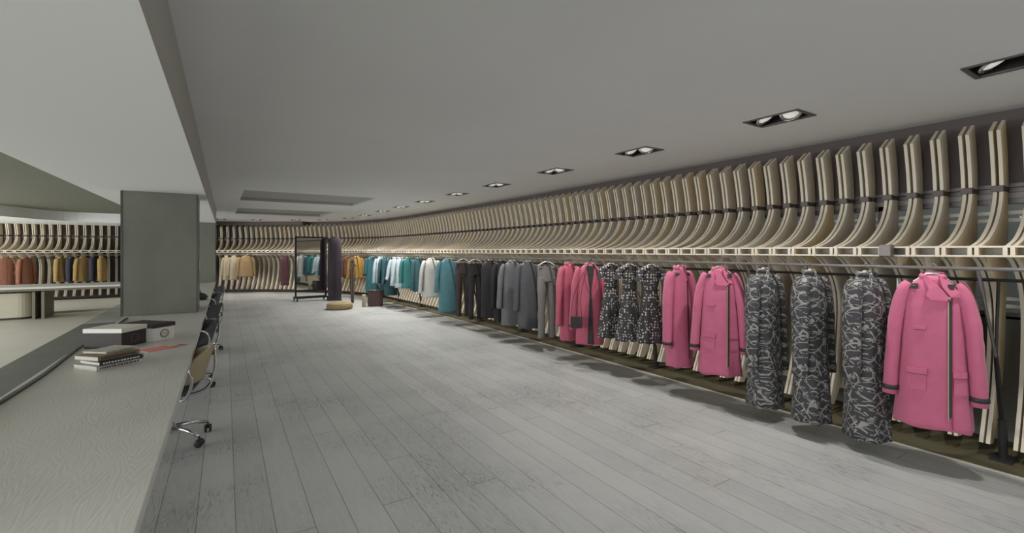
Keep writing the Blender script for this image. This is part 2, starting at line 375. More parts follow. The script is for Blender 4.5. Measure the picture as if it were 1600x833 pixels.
# white dropped band in front of the far ribs
band = [(-12, 13.2), (-7, 14.6), (-5.2, 15.7), (-4.5, 16.6), (-4.1, 17.6), (-3.6, 18.2), (-2.7, 18.4), (-1, 18.6), (-.45, 18.9), (-.45, 22.5), (-12, 22.5)]
b = N(); slab(b, cat(band[:9], 5)+band[9:], 2.43, ZC); struct('ceiling_band', b, 'soffit')
b = N(); sweep(b, rect(.40, .9, 2.57, ZC), 22.0, 26.6); struct('trim_4', b, 'dark_wall')

# wall behind the ribs: upper band, metal rail, windows, lower panels
SW = 8.6
b = N(); sweep(b, rect(.80, .90, 2.09, ZC+.02), 0, LEN); struct('wall_right_upper', b, 'dark_wall')
b = N(); sweep(b, [(.77, 1.98), (.81, 1.98), (.81, 2.10), (.775, 2.10), (.775, 2.07), (.79, 2.065), (.79, 2.03), (.77, 2.025)], 0, LEN); struct('trim_5', b, 'rail_metal')
b = N(); sweep(b, rect(.80, .90, 0, 1.02), 0, SW); struct('wall_right_lower', b, 'green_wall')
b = N(); sweep(b, rect(.80, .90, 0, 2.09), SW, LEN); struct('wall_far', b, 'dark_wall')
nw = 6
for i in range(nw):
    s0 = SW*i/nw; s1 = SW*(i+1)/nw
    b = N(); sweep(b, rect(.80, .88, 1.02, 1.98), s0, s0+.07); sweep(b, rect(.80, .88, 1.02, 1.98), s1-.05, s1); sweep(b, rect(.80, .88, 1.0, 1.05), s0, s1); sweep(b, rect(.80, .88, 1.94, 1.98), s0, s1)
    f = struct('window_%d' % (i+1), b, 'rail_metal')
    b = N(); sweep(b, rect(.835, .841, 1.05, 1.94), s0+.07, s1-.05); obj('pane', b, 'glass', f)
    b = N()
    for z in (1.09, 1.15, 1.79, 1.85): sweep(b, rect(.785, .799, z, z+.028), s0+.07, s1-.05)
    obj('glazing_bar', b, 'white', f)
    b = N(); sweep(b, rect(.80, .87, 1.05, 1.94), (s0+s1)/2-.02, (s0+s1)/2+.02); obj('mullion', b, 'rail_metal', f)
b = N(); sweep(b, rect(2.5, 2.6, 0, 2.4), 0, SW+1); struct('wall_beyond_glass', b, 'outside')

# columns standing through the long desk
def column(x0, x1, y0, y1, label, top=ZS):
    t = thing('column', label, 'column', (*RT((x0+x1)/2, (y0+y1)/2), ZT), -G7)
    hw, hd = (x1-x0)/2, (y1-y0)/2
    b = N(); box(b, -hw, hw, -hd, hd, 0.001, top-ZT-.001); obj('column_panel', b, 'column', t)
    for sx in (-1, 1):
        b = N(); box(b, sx*(hw+.004)-.008, sx*(hw+.004)+.008, -hd-.006, -hd+.02, 0.001, top-ZT-.002); obj('corner_trim', b, 'column_trim', t)
    return t
c1 = column(-1.08, -.32, 7.33, 8.1, 'large green-grey square column rising from the long desk, nearer the camera')
c2 = column(-.98, -.22, 14.3, 15.1, 'far green-grey column at the end of the long desk, partly hidden by the nearer one')
b = N(); box(b, -.006, .006, -.05, .05, -.08, .08, bev=.004); o = obj('white_sign', b, 'white', loc=(*RT(-.305, 7.75), 1.36)); tag(o, 'small white card fixed to the right side of the large green-grey column', 'sign')

# ------------------------------------------------------------------ ribs
low_front = cat([(.625, 2.03), (.605, 1.96), (.54, 1.85), (.43, 1.745), (.245, 1.645), (.03, 1.592)], 5)
low_mid = [(-.035, 1.590), (-.035, 1.510)]
low_leg = cat([(.05, 1.508), (.15, 1.475), (.27, 1.40), (.38, 1.29), (.45, 1.15), (.47, 1.0), (.455, .80), (.415, .56), (.34, .33), (.245, .105)], 4)
low_back = cat([(.345, .09), (.49, .28), (.60, .52), (.665, .80), (.70, 1.1), (.73, 1.35), (.765, 1.7), (.765, 2.03)], 4)
lower_prof = low_front+low_mid+low_leg+low_back
upper_prof = cat([(.515, 2.50), (.56, 2.33), (.59, 2.18), (.605, 2.07)], 4)+cat([(.765, 2.07), (.75, 2.25), (.715, 2.42), (.665, 2.60)], 4)
TH, GAP = .023, .013
def rib_parts():
    t = thing('plywood_rib', 'x', 'wooden rib')
    for sgn in (-1, 1):
        y0 = sgn*(GAP/2+TH/2)
        b = N(); prism(b, lower_prof, y0-TH/2, y0+TH/2, 1); obj('lower_fin', b, ['wood', 'wood_rim'], t)
        b = N(); prism(b, upper_prof, y0-TH/2+sgn*.004, y0+TH/2+sgn*.004, 1); obj('upper_fin', b, ['wood', 'wood_rim'], t)
    b = N(); box(b, .59, .64, -.036, .036, 2.026, 2.074, bev=.003); obj('front_joint', b, 'joint', t)
    b = N(); box(b, .70, .765, -.034, .034, 2.03, 2.07, bev=.003); obj('rear_joint', b, 'joint', t); return t
RIBS = []
s = 3.16
while s < LEN-1.2:
    RIBS.append(s); s += .179 if s < 25.2 else .215
proto = rib_parts()
ordw = ['first', 'second', 'third', 'fourth', 'fifth', 'sixth', 'seventh', 'eighth', 'ninth', 'tenth', 'eleventh', 'twelfth', 'thirteenth', 'fourteenth', 'fifteenth', 'sixteenth']
SECT = [(6.7, 'behind the hanging pink and scribble-patterned coats'), (7.6, 'behind the white-dotted dresses and open rose coat'), (9.9, 'behind the grey trousers and grey jackets'), (12.0, 'behind the black trousers and turquoise coat'), (16.4, 'behind the white sweater and teal tops'), (20.0, 'behind the mustard coat in the bend of the room'), (24.0, 'on the far wall behind the wheeled mirror'), (26.5, 'on the far wall behind the tan and cream coats'), (99, 'on the far wall left of the big column')]
for k, s in enumerate(RIBS):
    r = proto if k == 0 else copy_tree(proto)
    x, y, a = at(s); r.location = (x, y, 0); r.rotation_euler = (0, 0, a)
    if k < 16:
        r['label'] = 'curved plywood rib, the %s from the right edge of the picture' % ordw[k]; r['group'] = 'nearest plywood wall ribs'
    else:
        d = next(t for lim, t in SECT if s < lim); r['label'] = 'slender double plywood rib ' + d; r['group'] = 'plywood ribs ' + d
# ledge that threads the rib noses
led = thing('ledge', 'long pale wooden ledge at eye height running along all the ribs', 'ledge', (0, 0, 1.55))
def sw_part(name, prof, s0, s1, m, par, dz=1.55):
    b = N(); sweep(b, [(o, z-dz) for o, z in prof], s0, s1); return obj(name, b, m, par)
sw_part('upper_board', rect(-.03, .12, 1.577, 1.5895), 2.9, LEN-1, 'wood_edge', led)
sw_part('lower_board', rect(-.03, .12, 1.511, 1.524), 2.9, LEN-1, 'wood_edge', led)
sw_part('slot_strip', rect(.105, .118, 1.524, 1.577), 2.9, LEN-1, 'slot', led)
b = N(); box(b, -.035, .035, -.04, .04, -.045, .05, bev=.005); x, y, a = at(4.02, -.06)
o = obj('ledge_clip', b, 'rail_metal', loc=(x, y, 1.555)); tag(o, 'small grey metal box clipped to the front of the wooden ledge', 'box')

# rails and their feet
rl = thing('garment_rail', 'long grey steel garment rail running under the ledge, clothes hang from it', 'clothes rail', (0, 0, 1.434))
b = N(); sweep(b, [(-.33+.014*math.cos(k*PI/4), .012*math.sin(k*PI/4)) for k in range(8)], 3.0, LEN-1); obj('front_bar', b, 'steel', rl)
b = N(); sweep(b, [(.17+.010*math.cos(k*PI/4), -.094+.012*math.sin(k*PI/4)) for k in range(8)], 3.0, LEN-1); obj('rear_bar', b, 'black', rl)
def rail_stand():
    t = thing('rail_stand', 'x', 'rail stand')
    b = N(); box(b, .20, .40, -.06, .06, .004, .016, bev=.003); obj('foot_plate', b, 'black', t)
    b = N(); tube(b, [(.30, 0, .012), (.272, 0, .30)], .026, 10); tube(b, [(.272, 0, .30), (.10, 0, .80)], [.02, .013], 10); obj('pole', b, 'black', t)
    b = N(); tube(b, [(.10, 0, .79), (-.33, 0, 1.425)], .010, 8); obj('front_arm', b, 'steel', t)
    b = N(); tube(b, [(.10, 0, .79), (.17, 0, 1.335)], .010, 8); obj('rear_arm', b, 'black', t)
    return t
st0 = rail_stand(); sl = ['right of the largest pink coat', 'between the pink coats and the first patterned coat', 'below the dotted dresses', 'below the open rose coat', 'below the grey jackets', 'below the black trousers', 'below the turquoise coat', 'below the white sweater', 'below the dark teal coats', 'in the bend of the room']
for k in range(10):
    r = st0 if k == 0 else copy_tree(st0); x, y, a = at(3.4285+1.611*k); r.location = (x, y, 0); r.rotation_euler = (0, 0, a)
    r['label'] = 'forked black rail stand ' + sl[k]; r['group'] = 'stands of the garment rail'
# white radiator panel low behind the ribs
t = thing('radiator', 'low pale grey ribbed radiator panel behind the ribs and patterned coats', 'radiator', (5.38, 2.6, .16))
b = N(); box(b, -.03, .0, -.60, .56, 0, .68, bev=.008); obj('radiator_panel', b, 'white', t)
b = N()
for k in range(18): box(b, -.036, -.029, -.58+k*.064, -.58+k*.064+.04, .03, .65)
obj('radiator_fins', b, 'white', t)
b = N(); box(b, -.02, .03, -.5, -.46, -.156, 0); box(b, -.02, .03, .42, .46, -.156, 0); obj('radiator_feet', b, 'rail_metal', t)

# ------------------------------------------------------------------ recessed downlights
def downlight():
    t = thing('recessed_downlight', 'x', 'ceiling light')
    b = N()
    for (x0, x1, y0, y1) in ((-DLX-.012, DLX+.012, -DLY-.012, -DLY+.014), (-DLX-.012, DLX+.012, DLY-.014, DLY+.012), (-DLX-.012, -DLX+.014, -DLY, DLY), (DLX-.014, DLX+.012, -DLY, DLY)): box(b, x0, x1, y0, y1, -.008, .004)
    obj('frame', b, 'rail_metal', t)
    b = N(); h = .13
    for q in (((-DLX, -DLY), (DLX, -DLY)), ((DLX, -DLY), (DLX, DLY)), ((DLX, DLY), (-DLX, DLY)), ((-DLX, DLY), (-DLX, -DLY))):
        (xa, ya), (xb, yb) = q; b.faces.new([b.verts.new(p) for p in ((xa, ya, 0), (xb, yb, 0), (xb, yb, h), (xa, ya, h))])
    b.faces.new([b.verts.new(p) for p in ((-DLX, -DLY, h), (DLX, -DLY, h), (DLX, DLY, h), (-DLX, DLY, h))])
    obj('housing', b, 'black', t)
    for sy, tilt in ((-1, .55), (1, -.15)):
        mt_ = Matrix.Translation((.0, sy*.105, .035)) @ Matrix.Rotation(tilt, 4, 'Y') @ Matrix.Rotation(-.5, 4, 'X')
        b = N(); lathe(b, [(.062, .0), (.088, -.012), (.092, -.004), (.090, .012), (.06, .045), (.03, .07)], 24); bmesh.ops.transform(b, matrix=mt_, verts=b.verts[:])
        rg = obj('lamp_ring', b, 'chrome', t, True)
        b = N(); lathe(b, [(.01, -.02), (.045, -.016), (.066, -.006), (.068, .004)], 24); bmesh.ops.transform(b, matrix=mt_, verts=b.verts[:])
        obj('lamp_glass', b, 'bulb', rg, True)
    return t
dl0 = downlight()
sp = bpy.data.lights.new('downlight_beam', 'SPOT'); sp.energy = SPOT_W*4*PI; sp.spot_size = math.radians(128); sp.spot_blend = .9; sp.shadow_soft_size = .05; sp.color = (1, .975, .95)
sp_far = sp.copy(); sp_far.name = 'downlight_beam_far'; sp_far.energy = 14*4*PI
dlab = ['cut off by the right edge of the picture', 'largest one fully in view, with two tilted lamps', 'above the scribble-patterned coats, second whole one from the right', 'third whole one from the right', 'fourth whole one from the right', 'fifth whole one from the right', 'sixth whole one from the right', 'seventh whole one from the right', 'eighth whole one from the right', 'ninth whole one from the right', 'tenth whole one from the right', 'at the bend of the ceiling', 'above the wheeled mirror', 'near the far wall, left of the mirror', 'leftmost of the row, near the far wall']
for k, (x, y) in enumerate(DL):
    r = dl0 if k == 0 else copy_tree(dl0); r.location = (x, y, ZC)
    r['label'] = 'twin recessed ceiling downlight ' + dlab[k]; r['group'] = 'row of ceiling downlights'
    lo = bpy.data.objects.new('downlight_beam', sp if k < 6 or k > 9 else sp_far); COL.objects.link(lo); lo.location = (x, y, ZC-.03); lo.rotation_euler = (0, math.radians(10), 0)

# ------------------------------------------------------------------ long desk
t = thing('long_desk', 'very long limed-oak desk running from the foreground to the far column', 'table', (*RT(-.63, 6), 0), -G7)
b = N(); box(b, -.42, .41, -7.4, 9.35, ZT-.045, ZT, bev=.004); obj('tabletop', b, 'table', t)
for yy in (-6.9, -3.4, 3.0, 5.6, 9.0):
    b = N(); box(b, -.36, .12, yy-.03, yy+.03, 0.004, ZT-.046); obj('panel_leg', b, 'rail_metal', t)
b = N(); box(b, -.30, -.26, -7.0, 9.0, ZT-.25, ZT-.046); obj('cable_tray', b, 'rail_metal', t)
for (cx, y0, y1) in ((0, 7.35, 8.08), (.02, 14.3, 15.1)):
    pass
pts = []
for i in range(60):
    y = 1.2+i*.1; pts.append((*RT(-1.0+.012*math.sin(y*2.1)+.02*noise.noise(Vector((y*1.3, 0, 0))), y), ZT+.007+max(0, .012*noise.noise(Vector((y*1.7, 4, 0))))))
b = N(); tube(b, pts, .0065, 8); tag(obj('cable', b, 'leather', None, True), 'thin black cable lying along the left edge of the long desk', 'cable')
pts = [(p[0]-.022, p[1]+.01, ZT+.006) for p in pts]
b = N(); tube(b, pts, .0045, 8); tag(obj('cable', b, 'steel', None, True), 'thin grey cable beside the black cable on the long desk', 'cable')

def shoe_box(loc, rz, lx, ly, h, body, lid, label):
    t = thing('shoe_box', label, 'box', loc, rz)
    b = N(); box(b, 0, lx, 0, ly, .001, h-.012, bev=.002); obj('box_body', b, body, t)
    b = N(); box(b, -.006, lx+.006, -.006, ly+.006, h-.036, h, bev=.003); obj('box_lid', b, lid, t)
    # oval line emblem on the end face (+x side)
    dark = 'blackcard' if body == 'white' else 'rail_metal'
    b = N(); cy, cz = ly*.52, (h-.036)*.52; rx, rz_ = .040, .034
    tube(b, [(lx+.001, cy+rx*math.cos(k*PI/12), cz+rz_*math.sin(k*PI/12)) for k in range(24)], .0028, 6, closed=True)
    tube(b, [(lx+.001, cy+rx*.72*math.cos(k*PI/12), cz+rz_*.72*math.sin(k*PI/12)) for k in range(24)], .0012, 5, closed=True)
    tube(b, [(lx+.001, cy-.020, cz-.006), (lx+.001, cy-.008, cz+.010), (lx+.001, cy+.004, cz-.008), (lx+.001, cy+.018, cz+.008)], .0016, 5)
    obj('emblem', b, dark, t); return t
shoe_box((-.926, 5.09, ZT), math.radians(-31.6), .305, .26, .163, 'blackcard', 'white', 'black shoe box with white lid and oval emblem on the desk')
shoe_box((-.478-.36*.707, 5.13+.36*.707, ZT), math.radians(-45), .36, .20, .155, 'white', 'blackcard', 'white shoe box with black lid and oval emblem, behind the black box')
def book(loc, rz, lx, ly, h, cover, label, spine=None, bars=0, tilt=0):
    t = thing('book', label, 'book', loc, rz, 'books stacked on the desk')
    b = N(); box(b, .004, lx-.004, .004, ly-.003, .003, h-.003); obj('pages', b, 'paper', t)
    b = N(); box(b, 0, lx, 0, ly, 0.0005, .003); box(b, 0, lx, 0, ly, h-.003, h); box(b, lx-.003, lx, 0, ly, 0.0005, h); obj('cover', b, cover, t)
    if bars:
        b = N(); yy = .02
        rnd = random.Random(bars)
        while yy < ly-.03:
            wd = rnd.uniform(.008, .02); box(b, lx-.001, lx+.0012, yy, yy+wd*.6, h*.3, h*.72); yy += wd
        obj('spine_lettering', b, spine, t)
    return t
# four books; longest sides run away from the camera to the right
book((-.68-.15, 4.10+.155, ZT), math.radians(-50), .235, .285, .030, 'coverart', 'thick pale printed book at the bottom of the stack, white and dark spine', 'blackcard', 3)
book((-.80, 4.27, ZT+.030), math.radians(-52), .215, .270, .024, 'navybook', 'navy book with white spine lettering, second from the bottom of the stack', 'white', 5)
book((-.835, 4.30, ZT+.054), math.radians(-47), .225, .275, .030, 'tanpaper', 'brown cloth book with lettered spine lying on the navy book', 'blackcard', 7)
book((-.80, 4.36, ZT+.084), math.radians(-40), .19, .23, .012, 'coverart', 'thin pale magazine lying on top of the book stack', None, 0)
t = thing('leaflet', 'coral pink leaflet with an orange and blue end on the desk', 'paper', (-.36, 4.78, ZT), math.radians(35))
b = N(); box(b, -.17, .04, -.06, .085, .0008, .004); obj('coral_sheet', b, 'redcard', t)
b = N(); box(b, .0405, .10, -.03, .03, .0008, .0045); obj('orange_sheet', b, 'orangecard', t)
b = N(); box(b, .1005, .135, -.024, .024, .0008, .005); obj('blue_sheet', b, 'bluecard', t)
b = N(); tube(b, [(-.33, 4.70, ZT+.009), (-.22, 4.80, ZT+.009)], .003, 8); tag(obj('pencil', b, 'pink2', None, True), 'thin red pencil beside the coral leaflet on the desk', 'pencil')
# dark bag by the far column
t = thing('handbag', 'dark slouchy bag lying on the desk beside the large column', 'bag', (*RT(-.42, 9.2), ZT), .4)
b = N(); lathe(b, [(.02, .001), (.15, .01), (.17, .05), (.13, .10), (.05, .125)], 20, sx=1.1, sy=.7); obj('bag_body', b, 'leather', t, True)
b = N(); tube(b, cat([(-.09, 0, .10), (-.06, 0, .17), (.04, 0, .18), (.09, 0, .10)], 6), .007, 8); obj('handle', b, 'leather', t, True)

# second counter at the left
t = thing('side_counter', 'long pale counter at the left, in front of the rust coats', 'table', (-4.2, 14.9, 0), math.radians(2))
b = N(); box(b, -3.6, 2.6, -.35, .85, ZT-.05, ZT, bev=.006); obj('countertop', b, 'table', t)
b = N(); box(b, -3.6, 2.6, -.28, .80, ZT-.10, ZT-.052); obj('apron', b, 'leg_taupe', t)
for xx in (.66, .81, 2.3):
    b = N(); box(b, xx-.025, xx+.025, -.2, .7, .005, ZT-.121); obj('panel_leg', b, 'leg_taupe' if xx < 1 else 'cream', t)
t = thing('storage_cabinet', 'cream lacquered cabinet with rounded corner under the left counter', 'cabinet', (-4.52, 14.83, 0), math.radians(2))
def rr(x0, x1, y0, y1, r, n=6):
    pts = [(x0, y0)]
    for k in range(n+1): a = -PI/2+k*PI/2/n; pts.append((x1-r+r*math.cos(a), y0+r+r*math.sin(a)))
    return pts+[(x1, y1), (x0, y1)]
b = N(); slab(b, rr(-1.5, .92, 0, .65, .22), .05, .60); obj('body', b, 'cream', t)
b = N(); slab(b, rr(-1.48, .88, .03, .62, .2), .004, .05); obj('plinth', b, 'case', t)
b = N(); box(b, -.1, .35, -.012, 0, .545, .56); obj('drawer_slot', b, 'slot', t)

# ------------------------------------------------------------------ office chairs
def star_point(k, n=5, r=.29, ph=.47): a = ph+2*PI*k/n; return r*math.cos(a), r*math.sin(a)
def chair(tone='seat_tan'):
    """front of the chair faces -x (towards the desk)"""
    t = thing('office_chair', 'x', 'chair')
    hub = N(); lathe(hub, [(.035, .09), (.045, .10), (.045, .15), (.03, .17), (.022, .33), (.045, .35), (.045, .37)], 16); obj('gas_column', hub, 'chrome', t, True)
    for k in range(5):
        x, y = star_point(k)
        b = N(); tube(b, [(.03*math.cos(math.atan2(y, x)), .03*math.sin(math.atan2(y, x)), .13), (x*.6, y*.6, .12), (x, y, .085)], [.02, .016, .012], 8); lg = obj('base_leg', b, 'chrome', t, True)
        b = N()
        for q in (-1, 1): lathe(b, [(.012, -.011), (.031, -.009), (.031, .009), (.012, .011)], 14, c=(q*.017, 0, .032), axis='x')
        bmesh.ops.transform(b, matrix=Matrix.Translation((x, y, 0)) @ Matrix.Rotation(k*1.1, 4, 'Z'), verts=b.verts[:])
        tube(b, [(x, y, .03), (x, y, .085)], .008, 8)
        obj('caster', b, 'rubber', lg, True)
    # bucket shell: lower bowl dark, seat pad and backrest tan
    b = N(); n1, n2 = 20, 10; rings = []
    for i in range(n2+1):
        ph = i/n2*PI/2; rad = math.sin(ph); z = .545-.18*math.cos(ph)
        rings.append([b.verts.new((rad*.23*math.cos(2*PI*k/n1), rad*.245*math.sin(2*PI*k/n1), z)) for k in range(n1)] if i else [b.verts.new((0, 0, z))])
    for k in range(n1): b.faces.new((rings[0][0], rings[1][k], rings[1][(k+1) % n1]))
    for A, B in zip(rings[1:], rings[2:]):
        for k in range(n1): b.faces.new((A[k], A[(k+1) % n1], B[(k+1) % n1], B[k]))
    o = obj('seat_shell', b, 'seat_black', t, True); sm = o.modifiers.new('s', 'SOLIDIFY'); sm.thickness = .012
    b = N(); lathe(b, [(.01, .47), (.18, .475), (.215, .495), (.21, .515), (.1, .522), (.01, .522)], 24, sy=1.06); obj('seat_pad', b, tone, t, True)
    b = N(); rows = []
    for i in range(9):
        z = .50+.25*i/8; row = []
        for k in range(17):
            u = -1+2*k/16; a = u*1.35; rr_ = .235+.02*(i/8); zz = z-(.12*(abs(u)**2.5))*(i/8)
            row.append(b.verts.new((rr_*math.cos(a)+.05*(i/8), (rr_+.012)*math.sin(a), zz)))
        rows.append(row)
    for A, B in zip(rows, rows[1:]):
        for k in range(16): b.faces.new((A[k], A[k+1], B[k+1], B[k]))
    o = obj('backrest', b, tone, t, True); sm = o.modifiers.new('s', 'SOLIDIFY'); sm.thickness = .03
    for q in (-1, 1):
        b = N(); tube(b, cat([(.05, q*.10, .36), (.12, q*.22, .40), (.16, q*.29, .55), (.10, q*.30, .66), (-.10, q*.29, .665), (-.15, q*.26, .62)], 6), .011, 8); obj('armrest', b, 'chrome', t, True)
    b = N(); tube(b, cat([(.05, 0, .36), (.24, 0, .40), (.31, 0, .55), (.31, 0, .75)], 6), .012, 8); obj('back_strut', b, 'chrome', t, True)
    return t
ch0 = chair()
cl = ['nearest the camera, tucked under the desk edge', 'second from the camera along the desk', 'third from the camera along the desk', 'fourth from the camera', 'farthest of the row']
for k, (x, y, r) in enumerate([(-.385, 4.62, .0), (-.37, 6.45, .2), (-.34, 8.5, -.2), (-.36, 10.6, .15), (-.34, 12.9, -.1)]):
    if k == 1: ch1 = chair('dgrey'); c = ch1
    else: c = ch0 if k == 0 else copy_tree(ch1)
    c.location = (*RT(x, y), 0); c.rotation_euler = (0, 0, r)
    c['label'] = ('tan' if k == 0 else 'dark grey')+' swivel chair with chrome base, ' + cl[k]; c['group'] = 'swivel chairs along the desk'

# ------------------------------------------------------------------ garments
def lerp_st(st, z):
    if z >= st[0][0]: return st[0][1:]
    for a, b_ in zip(st, st[1:]):
        if z >= b_[0]:
            t = (a[0]-z)/(a[0]-b_[0]); t = t*t*(3-2*t)*.5+t*.5
            return tuple(p+(q-p)*t for p, q in zip(a[1:], b_[1:]))
    return st[-1][1:]
class Body:
    def __init__(s, st, nf=7, amp=.05, seed=0, n=2.4): s.st, s.nf, s.amp, s.seed, s.n = st, nf, amp, seed, n; s.zt, s.zb = st[0][0], st[-1][0]
    def p(s, th, z, off=0):
        w_, d_ = lerp_st(s.st, z)[:2]; c, si = math.cos(th), math.sin(th)
        x = w_*math.copysign(abs(c)**(2/s.n), c); y = d_*math.copysign(abs(si)**(2/s.n), si)
        k = max(0, (s.zt-.15-z)/(s.zt-s.zb))
        f = s.amp*k*(math.sin(s.nf*th+s.seed+z*1.5)+.6*noise.noise(Vector((3*c, 3*si, z*2+s.seed))))
        l = math.hypot(x, y) or 1
        return Vector((x*(1+f)+x/l*off, y*(1+1.6*f)+y/l*off, z))
    def front(s, x, z, off=0):
        lo, hi = PI+.02, 2*PI-.02          # front = -y
        for _ in range(22):
            m = (lo+hi)/2
            if s.p(m, z).x < x: lo = m
            else: hi = m
        v = s.p((lo+hi)/2, z); v.y -= off; return v
    def mesh(s, rows=26, seg=44, th0=0, th1=2*PI):
        b = N(); R = []; full = abs(th1-th0-2*PI) < .01
        for i in range(rows+1):
            z = s.zt+(s.zb-s.zt)*i/rows; hz = z
            row = []
            for k in range(seg if full else seg+1):
                th = th0+(th1-th0)*k/seg; v = s.p(th, z)
                if i == rows: v.z += .006*math.sin(s.nf*th+s.seed)
                row.append(b.verts.new(v))
            R.append(row)
        m = seg
        for A, B in zip(R, R[1:]):
            for k in range(m): b.faces.new((A[k], A[(k+1) % len(A)], B[(k+1) % len(B)], B[k]))
        return b
    def patch(s, x0, x1, z0, z1, off=.004, th=.004, nx=6, nz=6, bm=None, sk=0):
        xa, xb = x0, x1
        b = bm or N(); F_, K = [], []
        for j in range(nz+1):
            z = z0+(z1-z0)*j/nz; dx = sk*j/nz
            if callable(xa): x0, x1 = xa(z), xb(z)
            F_.append([b.verts.new(s.front(x0+dx+(x1-x0)*i/nx, z, off+th)) for i in range(nx+1)])
            K.append([b.verts.new(s.front(x0+dx+(x1-x0)*i/nx, z, off-.004)) for i in range(nx+1)])
        for j in range(nz):
            for i in range(nx):
                b.faces.new((F_[j][i], F_[j][i+1], F_[j+1][i+1], F_[j+1][i])); b.faces.new((K[j][i], K[j+1][i], K[j+1][i+1], K[j][i+1]))
        for j in range(nz):
            for c in (0, nx): b.faces.new((F_[j][c], F_[j+1][c], K[j+1][c], K[j][c]))
        for i in range(nx):
            for r in (0, nz): b.faces.new((F_[r][i], F_[r][i+1], K[r][i+1], K[r][i]))
        return b
def poly_patch(body, pts, off=.008, th=.006):
    """flat flap following the front: polygon in (x,z)"""
    b = N(); F_ = [b.verts.new(body.front(x, z, off+th)) for x, z in pts]; K = [b.verts.new(body.front(x, z, off-.006)) for x, z in pts]
    b.faces.new(F_); b.faces.new(K[::-1])
    for i in range(len(pts)): j = (i+1) % len(pts); b.faces.new((F_[i], F_[j], K[j], K[i]))
    bmesh.ops.triangulate(b, faces=[f for f in b.faces if len(f.verts) > 4]); return b
def sleeve_mesh(side, st, seed=0, seg=16):
    """st: list of (x, y, z, r_across, r_depth)"""
    b = N(); P_ = cat(st, 5); R = []
    for i, q in enumerate(P_):
        x, y, z, rx, ry = q; a = P_[max(i-1, 0)]; c = P_[min(i+1, len(P_)-1)]
        t = Vector(((c[0]-a[0])*side, c[1]-a[1], c[2]-a[2])); t.normalize(); u = t.cross(Vector((0, 1, 0))); u.normalize(); v = t.cross(u)
        row = []
        for k in range(seg):
            th = 2*PI*k/seg; w_ = 1+.10*noise.noise(Vector((2*math.cos(th)+seed, 2*math.sin(th), z*14)))
            row.append(b.verts.new(Vector((x*side, y, z))+u*(rx*math.cos(th)*w_)+v*(ry*math.sin(th)*w_)))
        R.append(row)
    for A, B in zip(R, R[1:]):
        for k in range(seg): b.faces.new((A[k], A[(k+1) % seg], B[(k+1) % seg], B[k]))
    b.faces.new(R[0]); return b
def collar_mesh(w_, d_, h, z0, gap=.7, flare=.015):
    b = N(); R = []
    for i in range(5):
        t = i/4; row = []
        for k in range(19):
            a = -PI/2+gap+(2*PI-2*gap)*k/18
            row.append(b.verts.new(((w_+flare*math.sin(t*PI))*math.cos(a), (d_+flare*math.sin(t*PI))*math.sin(a), z0+h*t*(1-.35*(abs(k-9)/9)**2)))) 
        R.append(row)
    for A, B in zip(R, R[1:]):
        for k in range(18): b.faces.new((A[k], A[k+1], B[k+1], B[k]))
    return b
def solid(o, t=.004): m = o.modifiers.new('s', 'SOLIDIFY'); m.thickness = t; return o
HANG = {}
def hanger(loc, rz, label, hw=.19, m='hanger_wood'):
    t = thing('clothes_hanger', label, 'hanger', loc, rz, 'hangers on the garment rail')
    b = N(); pts = [(.018*math.cos(a), 0, -.002+.018*math.sin(a)) for a in [(-.4+3.6*k/10) for k in range(11)]]
    pts = [(p[0], 0, p[2]) for p in pts]+[(-.012, 0, -.022), (0, 0, -.035), (0, 0, -.055)]
    b_pts = pts
    tube(b, b_pts, .0022, 6); obj('hook', b, 'steel', t, True)
    b = N(); tube(b, cat([(-hw, 0, -.115), (-hw*.6, 0, -.085), (-.03, 0, -.058), (.03, 0, -.058), (hw*.6, 0, -.085), (hw, 0, -.115)], 4), [.006]*3+[.009]*15+[.006]*3, 8)
    obj('hanger_arms', b, m, t, True); return t
ZR = 1.434
def place(name, label, cat_, s, th, zr=ZR, group=None, hl=None, hw=.17, hm='hanger_wood', off=-.33):
    x, y, a = at(s, off); hanger((x, y, zr+.013), a+th, hl or ('hanger of the '+label), hw, hm)
    return thing(name, label, cat_, (x, y, zr), a+th, group)
